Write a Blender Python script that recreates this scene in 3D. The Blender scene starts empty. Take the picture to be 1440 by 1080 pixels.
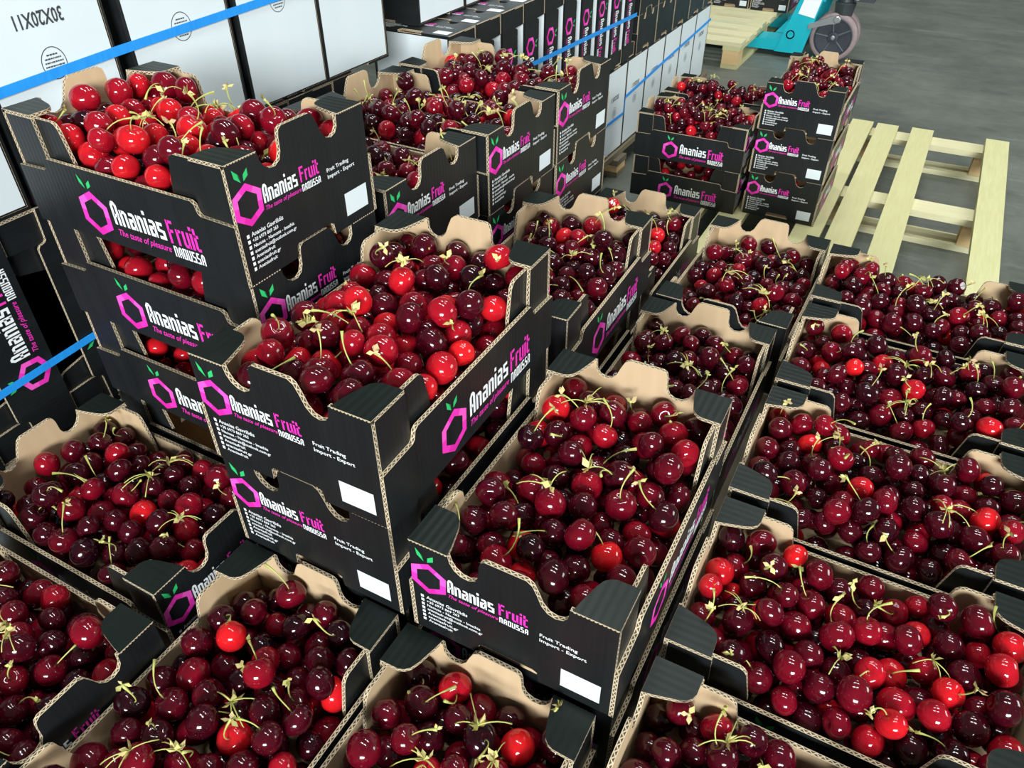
import bpy, bmesh, math, random
import numpy as np
from mathutils import Matrix, Vector, Quaternion, Euler

S = 0.01                     # everything below is written in centimetres
W, L, H = 19.3, 30.0, 11.57  # a crate: width, length, height of its ledges
col = bpy.context.scene.collection
sc = bpy.context.scene

# ------------------------------------------------------------------ camera
CAM_POS = np.array([27.4056, -31.6993, 71.3980])
CAM_R = np.array([[0.880252, 0.474498, -0.002835],
                  [0.291766, -0.545955, -0.785370],
                  [-0.374204, 0.690496, -0.619020]])   # right, down, forward
FPX = 1073.94
cd = bpy.data.cameras.new('camera'); cam = bpy.data.objects.new('camera', cd); col.objects.link(cam)
cd.sensor_width = 36; cd.lens = 36 * FPX / 1440; cd.clip_start = 0.02; cd.clip_end = 60
_r, _d, _f = [Vector(v) for v in CAM_R]
mw = Matrix((_r, -_d, -_f)).transposed().to_4x4(); mw.translation = Vector(CAM_POS * S)
cam.matrix_world = mw
sc.camera = cam

# ------------------------------------------------------------------ light
sc.view_settings.view_transform = 'Standard'; sc.view_settings.look = 'None'
sc.view_settings.gamma = 1.0; sc.view_settings.use_curve_mapping = False
sc.view_settings.exposure = 0.35
wd = bpy.data.worlds.new('hall'); sc.world = wd; wd.use_nodes = True
bg = wd.node_tree.nodes['Background']; bg.inputs[0].default_value = (0.86, 1.0, 0.97, 1); bg.inputs[1].default_value = 0.10

def area(name, loc, target, sx, sy, power, color):
    l = bpy.data.lights.new(name, 'AREA'); l.shape = 'RECTANGLE'; l.size = sx; l.size_y = sy
    l.energy = power; l.color = color
    o = bpy.data.objects.new(name, l); col.objects.link(o); o.location = loc
    o.rotation_euler = (Vector(target) - Vector(loc)).to_track_quat('-Z', 'Y').to_euler()
    return o
area('loading_door_light', (2.6, -5.2, 2.1), (0, 0.6, 0.2), 2.6, 1.3, 560, (0.94, 1.0, 1.0))
area('side_fill_light', (5.6, 3.4, 2.2), (-0.6, 1.8, 0.0), 2.6, 1.6, 120, (0.94, 1.0, 0.98))  # added fill from the right, unseen source, brightens the far white faces
for i, (lx, ly) in enumerate(((-0.9, 0.4), (0.9, 0.4), (-0.9, 2.9), (0.9, 2.9), (0.0, 5.6))):
    area('ceiling_lamp', (lx, ly, 5.2), (lx, ly, 0), 1.3, 0.22, 52, (0.95, 1.0, 0.97))

# ------------------------------------------------------------------ materials
def mat(name, base=(0.5, 0.5, 0.5), rough=0.5, spec=0.5, metal=0.0):
    m = bpy.data.materials.new(name); m.use_nodes = True
    b = m.node_tree.nodes['Principled BSDF']
    b.inputs['Base Color'].default_value = (*base, 1); b.inputs['Roughness'].default_value = rough
    b.inputs['Specular IOR Level'].default_value = spec; b.inputs['Metallic'].default_value = metal
    return m
class NT:
    """small helper around a node tree"""
    def __init__(s, m): s.m = m; s.t = m.node_tree; s.b = s.t.nodes['Principled BSDF']
    def n(s, kind, **kw):
        x = s.t.nodes.new(kind)
        for k, v in kw.items(): setattr(x, k, v)
        return x
    def l(s, a, b): s.t.links.new(a, b)
    def math(s, op, a, b=None, clamp=False):
        x = s.n('ShaderNodeMath', operation=op); x.use_clamp = clamp
        for i, v in enumerate((a, b)):
            if v is None: continue
            if isinstance(v, (int, float)): x.inputs[i].default_value = v
            else: s.l(v, x.inputs[i])
        return x.outputs[0]
    def mix(s, fac, a, b):
        x = s.n('ShaderNodeMix', data_type='RGBA')
        for i, v in ((0, fac), (6, a), (7, b)):
            if isinstance(v, (int, float)): x.inputs[i].default_value = v
            elif isinstance(v, tuple): x.inputs[i].default_value = (*v, 1)
            else: s.l(v, x.inputs[i])
        return x.outputs[2]
    def noise(s, scale, detail=3, vec=None, mapscale=None, rough=0.5):
        tc = s.n('ShaderNodeTexCoord'); v = tc.outputs['Object'] if vec is None else vec
        if mapscale is not None:
            mp = s.n('ShaderNodeMapping'); mp.inputs['Scale'].default_value = mapscale; s.l(v, mp.inputs[0]); v = mp.outputs[0]
        x = s.n('ShaderNodeTexNoise'); x.inputs['Scale'].default_value = scale; x.inputs['Detail'].default_value = detail
        x.inputs['Roughness'].default_value = rough; s.l(v, x.inputs['Vector']); return x.outputs['Fac']
    def ramp(s, fac, stops):
        x = s.n('ShaderNodeValToRGB'); r = x.color_ramp
        while len(r.elements) > 1: r.elements.remove(r.elements[-1])
        r.elements[0].position, r.elements[0].color = stops[0][0], (*stops[0][1], 1)
        for p, c in stops[1:]:
            e = r.elements.new(p); e.color = (*c, 1)
        s.l(fac, x.inputs[0]); return x.outputs[0]
    def bump(s, h, strength, dist):
        x = s.n('ShaderNodeBump'); x.inputs['Strength'].default_value = strength; x.inputs['Distance'].default_value = dist
        s.l(h, x.inputs['Height']); s.l(x.outputs[0], s.b.inputs['Normal'])

def card_black(name, along):
    m = mat(name, (0.010, 0.0115, 0.013), 0.42, 0.45 if along == 'xy' else 0.17); t = NT(m)
    tc = t.n('ShaderNodeTexCoord'); sep = t.n('ShaderNodeSeparateXYZ'); t.l(tc.outputs['Object'], sep.inputs[0])
    c = {'x': sep.outputs[0], 'xy': t.math('ADD', sep.outputs[0], sep.outputs[1])}[along]
    wv = t.math('SINE', t.math('MULTIPLY', c, 2 * math.pi / (0.0075 if along == 'x' else 0.006)))
    nz = t.noise(9, 3); nz2 = t.noise(60, 3, mapscale=(1, 1, 0.08))
    h = t.math('ADD', t.math('MULTIPLY', wv, 0.5), t.math('MULTIPLY', nz, 2.5))
    t.bump(h, 0.10 if along == 'x' else 0.07, 0.0012)
    if along == 'xy': t.l(t.mix(nz2, (0.005, 0.006, 0.0068), (0.013, 0.015, 0.0165)), t.b.inputs['Base Color'])
    else: t.l(t.mix(nz2, (0.004, 0.0075, 0.0062), (0.009, 0.014, 0.012)), t.b.inputs['Base Color'])  # green cast of reflected light put into the ledge colour
    t.l(t.math('ADD', t.math('MULTIPLY', nz, 0.22), 0.28), t.b.inputs['Roughness'])
    return m
BLACK = card_black('black_printed_card', 'xy')
LEDGE = card_black('black_folded_card', 'x')
KRAFT = mat('kraft_card', (0.56, 0.36, 0.20), 0.8, 0.2)
t = NT(KRAFT); t.l(t.mix(t.noise(70, 4, mapscale=(1, 1, 0.15)), (0.48, 0.335, 0.195), (0.63, 0.46, 0.29)), t.b.inputs['Base Color'])
EDGE = mat('corrugated_edge', (0.5, 0.35, 0.2), 0.9, 0.1)
t = NT(EDGE); uv = t.n('ShaderNodeUVMap'); sp = t.n('ShaderNodeSeparateXYZ'); t.l(uv.outputs[0], sp.inputs[0])
zz = t.math('ABSOLUTE', t.math('SUBTRACT', t.math('FRACT', t.math('DIVIDE', sp.outputs[0], 0.58)), 0.5))
zz = t.math('ADD', t.math('MULTIPLY', zz, 1.2), 0.2)
d = t.math('ABSOLUTE', t.math('SUBTRACT', sp.outputs[1], zz))
line = t.math('LESS_THAN', d, 0.17)
lin = t.math('GREATER_THAN', t.math('ABSOLUTE', t.math('SUBTRACT', sp.outputs[1], 0.5)), 0.33)
t.l(t.mix(t.math('MAXIMUM', line, lin), (0.085, 0.062, 0.040), (0.56, 0.455, 0.315)), t.b.inputs['Base Color'])
WHITE = mat('white_card', (0.80, 0.85, 0.87), 0.45, 0.4)
t = NT(WHITE); t.l(t.mix(t.noise(5, 3, mapscale=(3, .3, 1)), (0.66, 0.725, 0.755), (0.74, 0.795, 0.82)), t.b.inputs['Base Color'])
INKW = mat('white_ink', (0.86, 0.88, 0.90), 0.5, 0.3)
INKP = mat('pink_ink', (0.84, 0.035, 0.46), 0.5, 0.3)
INKP2 = mat('light_pink_ink', (0.90, 0.10, 0.56), 0.5, 0.3)
INKP3 = mat('deep_pink_ink', (0.70, 0.02, 0.36), 0.5, 0.3)
INKG = mat('green_ink', (0.03, 0.50, 0.15), 0.5, 0.3)
INKG2 = mat('dark_green_ink', (0.015, 0.34, 0.09), 0.5, 0.3)
INKK = mat('black_ink', (0.05, 0.055, 0.06), 0.6, 0.3)
STRAP = mat('blue_strap', (0.012, 0.22, 0.72), 0.35, 0.5)
t = NT(STRAP); t.l(t.mix(t.noise(40, 2, mapscale=(1, 6, 1)), (0.012, 0.24, 0.72), (0.025, 0.34, 0.90)), t.b.inputs['Base Color'])

def wood(name, a, b, along):
    m = mat(name, a, 0.75, 0.25); t = NT(m); ms = {'x': (1.2, 14, 14), 'y': (14, 1.2, 14)}[along]
    g = t.noise(9, 5, mapscale=ms, rough=0.65); k = t.noise(3, 2)
    info = t.n('ShaderNodeObjectInfo')
    c = t.mix(g, a, b)
    c2 = t.mix(t.math('MULTIPLY', info.outputs['Random'], 0.30), c, (0.50, 0.40, 0.22))
    t.l(c2, t.b.inputs['Base Color']); t.bump(g, 0.25, 0.001)
    return m
WOODY = wood('pale_green_pine_y', (0.47, 0.45, 0.205), (0.66, 0.64, 0.37), 'y')
WOODX = wood('pale_pine_x', (0.56, 0.52, 0.30), (0.74, 0.71, 0.49), 'x')
OLDY = wood('old_brown_wood_y', (0.10, 0.085, 0.06), (0.20, 0.17, 0.12), 'y')
OLDX = wood('old_brown_wood_x', (0.10, 0.085, 0.06), (0.20, 0.17, 0.12), 'x')
WOODO = wood('orange_pine_block', (0.62, 0.40, 0.18), (0.78, 0.56, 0.30), 'x')

CONC = mat('concrete', (0.10, 0.115, 0.105), 0.5, 0.4)
t = NT(CONC)
big = t.noise(1.9, 6, rough=0.7); st = t.noise(3.2, 7, mapscale=(1.0, 2.2, 1), rough=0.75); fine = t.noise(45, 4, rough=0.7)
scr = t.noise(2.4, 8, mapscale=(1.0, 4.5, 1), rough=0.82)
c = t.mix(t.ramp(big, [(0.0, (0, 0, 0)), (0.36, (0, 0, 0)), (0.66, (1, 1, 1))]), (0.066, 0.074, 0.062), (0.150, 0.160, 0.140))
c = t.mix(t.math('MULTIPLY', t.ramp(scr, [(0.0, (0, 0, 0)), (0.54, (0, 0, 0)), (0.70, (1, 1, 1))]), 0.45), c, (0.27, 0.285, 0.26))
c = t.mix(t.math('MULTIPLY', t.ramp(st, [(0.0, (1, 1, 1)), (0.36, (0.6, 0.6, 0.6)), (0.47, (0, 0, 0)), (1, (0, 0, 0))]), 0.6), c, (0.042, 0.047, 0.040))
c = t.mix(t.math('MULTIPLY', fine, 0.3), c, (0.17, 0.18, 0.16))
t.l(c, t.b.inputs['Base Color']); t.l(t.math('ADD', t.math('MULTIPLY', st, 0.3), 0.3), t.b.inputs['Roughness'])
t.bump(fine, 0.15, 0.002)

CYAN = mat('cyan_paint', (0.0, 0.42, 0.52), 0.35, 0.5)
t = NT(CYAN); t.l(t.mix(t.noise(25, 4), (0.0, 0.38, 0.48), (0.01, 0.47, 0.57)), t.b.inputs['Base Color'])
PLAST = mat('dark_grey_plastic', (0.035, 0.042, 0.052), 0.5, 0.4)
PLAST2 = mat('grey_plastic_rim', (0.10, 0.115, 0.13), 0.5, 0.4)
TYRE = mat('greyish_pink_polyurethane', (0.27, 0.20, 0.205), 0.55, 0.4)
STEEL = mat('steel', (0.62, 0.65, 0.67), 0.3, 0.5, 0.9)
CASTD = mat('dark_cast_iron', (0.06, 0.07, 0.075), 0.45, 0.5, 0.5)
for m_ in (PLAST, PLAST2, TYRE, CASTD):
    t = NT(m_); b0 = tuple(t.b.inputs['Base Color'].default_value)[:3]
    t.l(t.mix(t.noise(60, 3), tuple(x * .8 for x in b0), tuple(x * 1.25 for x in b0)), t.b.inputs['Base Color'])

def cherry_mat(name, attr_type):
    m = mat(name, (0.1, 0.0, 0.0), 0.12, 0.5); t = NT(m)
    a = t.n('ShaderNodeAttribute', attribute_type=attr_type, attribute_name='tone')
    tc = t.n('ShaderNodeTexCoord')
    mot = t.noise(120, 3); fr = t.noise(420, 2)
    f = t.math('ADD', a.outputs['Fac'], t.math('MULTIPLY', t.math('SUBTRACT', mot, 0.5), 0.30), True)
    c = t.ramp(f, [(0.0, (0.010, 0.0012, 0.0035)), (0.25, (0.050, 0.0015, 0.006)), (0.5, (0.150, 0.002, 0.010)),
                   (0.75, (0.33, 0.005, 0.014)), (1.0, (0.62, 0.010, 0.013))])
    sp = t.ramp(fr, [(0.0, (0, 0, 0)), (0.66, (0, 0, 0)), (0.76, (1, 1, 1))])
    c = t.mix(t.math('MULTIPLY', sp, 0.16), c, (0.55, 0.10, 0.09))
    t.l(c, t.b.inputs['Base Color'])
    t.l(t.math('ADD', t.math('MULTIPLY', mot, 0.10), 0.05), t.b.inputs['Roughness'])
    t.bump(t.noise(75, 3), 0.16, 0.004)
    return m
CHERRY = cherry_mat('cherry_skin', 'OBJECT')
CHERRYS = cherry_mat('cherry_skin_many', 'GEOMETRY')
STALK = mat('cherry_stalk', (0.40, 0.44, 0.10), 0.5, 0.4)
t = NT(STALK); t.l(t.mix(t.noise(60, 3), (0.32, 0.37, 0.08), (0.56, 0.55, 0.18)), t.b.inputs['Base Color'])
BRACT = mat('stalk_bract', (0.62, 0.60, 0.22), 0.55, 0.3)
t = NT(BRACT); t.l(t.ramp(t.noise(75, 3), [(0.0, (0.40, 0.45, 0.10)), (0.45, (0.60, 0.56, 0.20)), (0.6, (0.62, 0.46, 0.24)), (0.75, (0.55, 0.30, 0.24))]), t.b.inputs['Base Color'])

# ------------------------------------------------------------------ mesh helpers (cm in, metres out)
class MB:
    def __init__(s): s.v = []; s.f = []; s.m = []; s.uv = []
    def face(s, pts, mi, uv=None):
        b = len(s.v); s.v += [tuple(p) for p in pts]; s.f.append(list(range(b, b + len(pts)))); s.m.append(mi)
        s.uv.append(uv if uv else [(0.0, 0.5)] * len(pts))
    def box(s, lo, hi, mi=0):
        (a, b, c), (d, e, f) = lo, hi
        P = lambda *q: [((a, d)[i], (b, e)[j], (c, f)[k]) for i, j, k in q]
        for q in (((0,0,0),(0,1,0),(1,1,0),(1,0,0)), ((0,0,1),(1,0,1),(1,1,1),(0,1,1)), ((0,0,0),(1,0,0),(1,0,1),(0,0,1)),
                  ((1,0,0),(1,1,0),(1,1,1),(1,0,1)), ((1,1,0),(0,1,0),(0,1,1),(1,1,1)), ((0,1,0),(0,0,0),(0,0,1),(0,1,1))):
            s.face(P(*q), mi)
    def prism(s, prof, to3, t0, t1, m_front, m_back, m_edge, fold=None):
        """closed 2D profile (ccw) spread between depth t0 and t1; to3(a, b, t) -> point"""
        s.face([to3(a, b, t0) for a, b in prof], m_front)
        s.face([to3(a, b, t1) for a, b in reversed(prof)], m_back)
        u = 0.0
        for i in range(len(prof)):
            p, q = prof[i], prof[(i + 1) % len(prof)]
            dl = math.hypot(q[0] - p[0], q[1] - p[1])
            s.face([to3(*p, t1), to3(*q, t1), to3(*q, t0), to3(*p, t0)], m_front if fold and fold(p, q) else m_edge, [(u, 1), (u + dl, 1), (u + dl, 0), (u, 0)])
            u += dl
    def tube(s, pts, rad, n=6, mi=0, caps=True):
        pts = [Vector(p) for p in pts]; rings = []
        up = Vector((0.31, 0.17, 0.93))
        for i, p in enumerate(pts):
            tg = (pts[min(i + 1, len(pts) - 1)] - pts[max(i - 1, 0)]).normalized()
            a = tg.cross(up)
            if a.length < 1e-3: a = tg.cross(Vector((1, 0, 0)))
            a.normalize(); b = tg.cross(a); r = rad[i] if hasattr(rad, '__len__') else rad
            rings.append([p + (a * math.cos(2 * math.pi * k / n) + b * math.sin(2 * math.pi * k / n)) * r for k in range(n)])
        for i in range(len(pts) - 1):
            for k in range(n):
                s.face([rings[i][k], rings[i + 1][k], rings[i + 1][(k + 1) % n], rings[i][(k + 1) % n]], mi)
        if caps: s.face(rings[0], mi); s.face(list(reversed(rings[-1])), mi)
    def lathe(s, prof, c, axis='y', n=28, mi=0):
        """prof: (radius, offset along the axis)"""
        def pt(r, o, k):
            a = 2 * math.pi * k / n
            return (c[0] + r * math.cos(a), c[1] + o, c[2] + r * math.sin(a)) if axis == 'y' else (c[0] + r * math.cos(a), c[1] + r * math.sin(a), c[2] + o)
        for i in range(len(prof) - 1):
            for k in range(n):
                s.face([pt(*prof[i], k), pt(*prof[i], k + 1), pt(*prof[i + 1], k + 1), pt(*prof[i + 1], k)], mi)
    def mesh(s, name, mats, smooth=False, weld=True):
        me = bpy.data.meshes.new(name)
        me.from_pydata([(x * S, y * S, z * S) for x, y, z in s.v], [], s.f)
        for m in mats: me.materials.append(m)
        me.polygons.foreach_set('material_index', s.m)
        ul = me.uv_layers.new(name='UVMap')
        ul.data.foreach_set('uv', [c for f in s.uv for p in f for c in p])
        if weld:
            bm = bmesh.new(); bm.from_mesh(me); bmesh.ops.remove_doubles(bm, verts=bm.verts, dist=1e-6)
            bmesh.ops.recalc_face_normals(bm, faces=bm.faces); bm.to_mesh(me); bm.free()
        if smooth: me.polygons.foreach_set('use_smooth', [True] * len(me.polygons))
        return me

def ob(name, me, parent=None, **props):
    o = bpy.data.objects.new(name, me); col.objects.link(o)
    if parent: o.parent = parent
    for k, v in props.items(): o[k] = v
    return o
def thing(name, label, cat, loc=(0, 0, 0), rz=0.0, group=None, matrix=None, scale=(1, 1, 1)):
    o = bpy.data.objects.new(name, None); col.objects.link(o); o.empty_display_size = 0.02
    if matrix is not None: o.matrix_world = matrix
    else: o.location = [c * S for c in loc]; o.rotation_euler = (0, 0, rz); o.scale = scale
    o['label'] = label; o['category'] = cat
    if group: o['group'] = group
    return o

# ------------------------------------------------------------------ lettering
def stroke(mb, pts, w, z, mi, f):
    """a polyline of constant width w, mitred; f maps (x, y, z) to 3D"""
    n = len(pts); left = []; right = []
    for i, p in enumerate(pts):
        p = Vector(p); d0 = (p - Vector(pts[i - 1])).normalized() if i > 0 else None
        d1 = (Vector(pts[i + 1]) - p).normalized() if i < n - 1 else None
        d0 = d0 or d1; d1 = d1 or d0
        n0 = Vector((-d0.y, d0.x)); n1 = Vector((-d1.y, d1.x)); m = (n0 + n1).normalized()
        k = min(1 / max(m.dot(n0), 0.35), 1.8) * w / 2
        left.append(p + m * k); right.append(p - m * k)
    for i in range(n - 1):
        q = [right[i], right[i + 1], left[i + 1], left[i]]
        mb.face([f(a.x, a.y, z) for a in q], mi)
# condensed display alphabet: cap height 1, letter width 0.36, stroke 0.13
_w, _s = 0.38, 0.132; _a, _b = _s / 2, _w - _s / 2
_x = 0.70                                                  # x height
GL = {
 'A': ([[(_a, 0), (_a + .02, .80), (.17, 1 - _a), (_b - .08, 1 - _a), (_b, .84), (_b, 0)], [(_a, .40), (_b, .40)]], _w),
 'n': ([[(_a, 0), (_a, _x)], [(_a, _x - _a), (_b - .06, _x - _a), (_b, _x - .13), (_b, 0)]], _w),
 'a': ([[(_a, _x - _a), (_b - .05, _x - _a), (_b, _x - .12), (_b, 0)], [(_b, .38), (_a, .38), (_a, _a), (_b, _a)]], _w),
 'i': ([[(_a, 0), (_a, _x)], [(_a, .82), (_a, .98)]], _s),
 's': ([[(_b, _x - _a), (_a, _x - _a), (_a, .37), (_b, .33), (_b, _a), (_a - .04, _a)]], _w),
 'F': ([[(_a, 0), (_a, 1)], [(_a, 1 - _a), (_b + .04, 1 - _a)], [(_a, .55), (_b, .55)]], _w),
 'r': ([[(_a, 0), (_a, _x)], [(_a, _x - _a), (.27, _x - _a)]], .27),
 'u': ([[(_a, _x), (_a, .14), (.12, _a), (_b, _a)], [(_b, _x), (_b, 0)]], _w),
 't': ([[(_a, .95), (_a, .12), (.12, _a), (.26, _a)], [(0, _x - _a), (.26, _x - _a)]], .27),
 'N': ([[(_a, 0), (_a, 1 - _a), (_b - .05, 1 - _a), (_b, .88), (_b, 0)]], _w),
 'O': ([[(_a, .5), (_a, 1 - _a), (_b, 1 - _a), (_b, _a), (_a, _a), (_a, .5)]], _w),
 'U': ([[(_a, 1), (_a, _a), (_b, _a), (_b, 1)]], _w),
 'S': ([[(_b, 1 - _a), (_a, 1 - _a), (_a, .53), (_b, .47), (_b, _a), (0, _a)]], _w),
}
def word_w(txt, gap=.075): return sum(GL[c][1] + gap for c in txt) - gap
def word(mb, txt, x0, x1, y0, h, mi, f, z):
    """txt between x0 and x1, baseline y0, cap height h"""
    k = (x1 - x0) / word_w(txt); x = 0.0
    for c in txt:
        for pl in GL[c][0]:
            stroke_pts = [(x0 + (x + px) * k, y0 + py * h) for px, py in pl]
            stroke(mb, stroke_pts, _s * (k * .55 + h * .45), z, mi, f)
        x += GL[c][1] + .075
_tc = {}
def text_polys(txt, shear=0.0, bold=0.0):
    key = (txt, shear, bold)
    if key in _tc: return _tc[key]
    cu = bpy.data.curves.new('lettering_source', 'FONT'); cu.body = txt; cu.size = 1; cu.resolution_u = 2
    cu.shear = shear; cu.offset = bold; cu.fill_mode = 'FRONT'
    o = bpy.data.objects.new('lettering_source', cu); col.objects.link(o)
    dg = bpy.context.evaluated_depsgraph_get(); me = o.evaluated_get(dg).to_mesh()
    v = [(p.co.x, p.co.y) for p in me.vertices]; fs = [tuple(p.vertices) for p in me.polygons]
    o.evaluated_get(dg).to_mesh_clear(); bpy.data.objects.remove(o); bpy.data.curves.remove(cu)
    _tc[key] = (v, fs); return _tc[key]
def text(mb, txt, x0, x1, y0, h, mi, f, z, shear=0.0, bold=0.0):
    """x1 None: natural width; h is the cap height"""
    v, fs = text_polys(txt, shear, bold)
    w0, w1 = min(p[0] for p in v), max(p[0] for p in v); ky = h / 0.70
    kx = ky if x1 is None else (x1 - x0) / (w1 - w0)
    for fc in fs: mb.face([f(x0 + (v[i][0] - w0) * kx, y0 + v[i][1] * ky, z) for i in fc], mi)

def emblem(mb, cx, cy, r, leaf, f):
    th = r * 0.335
    o = [(cx + r * math.sin(a) * .98, cy + r * math.cos(a)) for a in [k * math.pi / 3 + .06 for k in range(6)]]
    q = [(cx + (r - th) * math.sin(a) * .98, cy + (r - th) * math.cos(a)) for a in [k * math.pi / 3 + .06 for k in range(6)]]
    for k in range(6):
        j = (k + 1) % 6; mo = ((o[k][0] + o[j][0]) / 2, (o[k][1] + o[j][1]) / 2); mq = ((q[k][0] + q[j][0]) / 2, (q[k][1] + q[j][1]) / 2)
        mb.face([f(*p, 0) for p in (o[k], mo, mq, q[k])][::-1], (0, 1, 0, 2, 0, 1)[k])
        mb.face([f(*p, 0) for p in (mo, o[j], q[j], mq)][::-1], (1, 0, 2, 0, 1, 0)[k])
    s = leaf; lx, ly = cx - .05 * r, cy + r * 1.02
    for pts, mi in ((((-.62, 1.0), (-.55, .45), (-.12, .08), (-.16, .55)), 3), (((-.12, .08), (-.16, .55), (-.62, 1.0), (-.3, .62)), 4),
                    (((.10, .10), (.14, .48), (.52, .78), (.50, .34)), 3)):
        mb.face([f(lx + a * s, ly + b * s, .004) for a, b in pts], mi)

# ------------------------------------------------------------------ crate part meshes
CARD = 0.4
top_r2l = [(W - .4, H), (14.9, H), (14.82, 10.5), (14.45, 9.95), (13.8, 9.72), (13.1, 9.92), (12.55, 10.55), (12.15, 11.6),
           (11.75, 12.45), (11.25, 12.8), (7.65, 12.8), (7.25, 12.55), (7.1, 12.0), (7.02, 10.7), (6.7, 9.95), (6.05, 9.6),
           (5.35, 9.68), (4.75, 10.1), (4.35, 10.8), (4.2, H), (.4, H)]
prof_end = [(.4, 0), (6.7, 0), (6.75, 1.2), (7.0, 1.45), (11.9, 1.45), (12.35, 1.2), (12.5, 0), (W - .4, 0)] + top_r2l
def end_mesh(far):
    mb = MB()
    to3 = (lambda a, b, t: (W - a, L - t, b)) if far else (lambda a, b, t: (a, t, b))
    mb.prism(prof_end, to3, 0, CARD, 0, 1, 2, lambda p, q: p[1] == 0 and q[1] == 0)
    return mb.mesh('end_panel', [BLACK, KRAFT, EDGE])
prof_side = [(0, 0), (L, 0), (L, 6.1), (25.9, 6.25), (25.6, 6.5), (25.4, 7.3), (25.0, 7.55), (5.0, 7.55), (4.6, 7.3), (4.4, 6.5), (4.1, 6.25), (0, 6.1)]
def side_mesh(right):
    mb = MB()
    to3 = (lambda a, b, t: (W - t, a, b)) if right else (lambda a, b, t: (t, L - a, b))
    mb.prism(prof_side, to3, 0, CARD, 0, 1, 2, lambda p, q: p[1] == 0 and q[1] == 0)
    return mb.mesh('side_panel', [BLACK, KRAFT, EDGE])
def corner_xf(k):
    fx, fy = k & 1, k >> 1
    return lambda x, y, z: ((W - x) if fx else x, (L - y) if fy else y, z)
def fold_mesh(k):
    mb = MB(); g = corner_xf(k)
    led = [(.4, .02), (4.2, .02), (4.0, 1.0), (3.5, 2.9), (3.2, 3.6), (2.8, 4.0), (2.3, 4.2), (.4, 4.25)]
    to3 = lambda a, b, t: g(a, b, H + .06 - t)
    mb.prism(led[::-1], to3, 0, .36, 0, 1, 2)
    for q in range(11):
        x = .5 + q * .34; mb.face([g(*p) for p in ((x, -.012, H - .08), (x + .2, -.012, H - .08), (x + .2, -.012, H + .03), (x, -.012, H + .03))], 2, [(0, 0), (.1, 0), (.1, 0), (0, 0)])
    flap = [(.03, 3.2), (4.3, 3.2), (4.5, 8.0), (4.35, H - .3), (.03, H - .3)]
    mb.prism(flap, lambda a, b, t: g(.42 + t, a, b), 0, .36, 3, 1, 2)
    return mb.mesh('corner_fold', [LEDGE, KRAFT, EDGE, BLACK])
def brace_mesh(k):
    mb = MB(); g = corner_xf(k)
    br = [(.45, 2.2), (8.3, 2.2), (8.1, 7.2), (7.4, 10.6), (7.1, H - .55), (6.7, H - .35), (.45, H - .35)]
    mb.prism(br, lambda a, b, t: g(.82 + t, a, b), 0, .36, 0, 1, 2)
    return mb.mesh('corner_brace', [BLACK, KRAFT, EDGE])
def base_mesh(white):
    mb = MB()
    e = 0.62 if white else .42
    mb.box((.42, .42, .25), (W - .42, L - .42, .6), 1)
    mb.face([(e, e, .03), (e, L - e, .03), (W - e, L - e, .03), (W - e, e, .03)], 0)
    for (x0, y0, x1, y1) in ((.42, .42, W - .42, e), (.42, L - e, W - .42, L - .42), (.42, e, e, L - e), (W - e, e, W - .42, L - e)):
        mb.box((x0, y0, .03), (x1, y1, .25), 2)
    return mb.mesh('base_panel', [WHITE, KRAFT, BLACK])
CONTACT = ['Ananias Gavrilidis', '+30 6973 869 263', 'Naousa - Naoussa - Imathia', 'ananiasfruit@outlook.com.gr', 'Ananiasfruit', 'ananiasfruit.gr', 'Ananiasfruit']
def end_prints(far):
    f = (lambda x, y, z: (W - x, L + .012 + z, y)) if far else (lambda x, y, z: (x, -.012 - z, y))
    e = MB(); emblem(e, 2.1, 7.45, 2.0, 1.5, f)
    m = MB()
    word(m, 'Ananias', 3.95, 8.4, 6.85, 1.75, 0, f, 0); word(m, 'Fruit', 8.8, 11.45, 6.98, 1.5, 1, f, 0)
    word(m, 'NAOUSSA', 8.85, 11.5, 6.05, .68, 0, f, .001)
    text(m, 'The taste of pleasure', 4.0, 8.75, 6.18, .42, 1, f, 0, .35, .008)
    for i, tx in enumerate(CONTACT):
        y = 4.55 - i * .545
        text(m, tx, 1.65, 1.65 + (len(tx) * .205 if i else 4.1), y, .34 if i else .42, 0, f, 0, .05, .012)
        m.face([f(*p, 0) for p in ((1.1, y), (1.4, y), (1.4, y + .34), (1.1, y + .34))], 0)
    text(m, 'Fruit Trading', 12.5, 15.8, 6.62, .40, 0, f, 0, 0, .012)
    text(m, 'Import - Export', 12.5, 16.6, 5.95, .40, 0, f, 0, 0, .012)
    st = MB(); st.face([f(*p, .004) for p in ((14.5, 1.1), (18.0, 1.1), (18.0, 3.55), (14.5, 3.55))], 0)
    return (e.mesh('emblem', [INKP, INKP2, INKP3, INKG, INKG2], weld=False), m.mesh('lettering', [INKW, INKP], weld=False), st.mesh('sticker', [WHITE], weld=False))
def side_prints(right):
    f = (lambda x, y, z: (W + .012 + z, x, y)) if right else (lambda x, y, z: (-.012 - z, L - x, y))
    e = MB(); emblem(e, 10.2, 2.95, 2.4, 1.5, f)
    m = MB()
    word(m, 'Ananias', 12.9, 20.2, 2.45, 2.55, 0, f, 0); word(m, 'Fruit', 20.7, 24.8, 2.35, 2.45, 1, f, 0)
    word(m, 'NAOUSSA', 20.8, 24.9, .95, 1.15, 0, f, .001)
    text(m, 'The taste of pleasure', 13.0, 20.4, 1.25, .72, 1, f, 0, .35, .008)
    return (e.mesh('emblem', [INKP, INKP2, INKP3, INKG, INKG2], weld=False), m.mesh('lettering', [INKW, INKP], weld=False))
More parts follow.
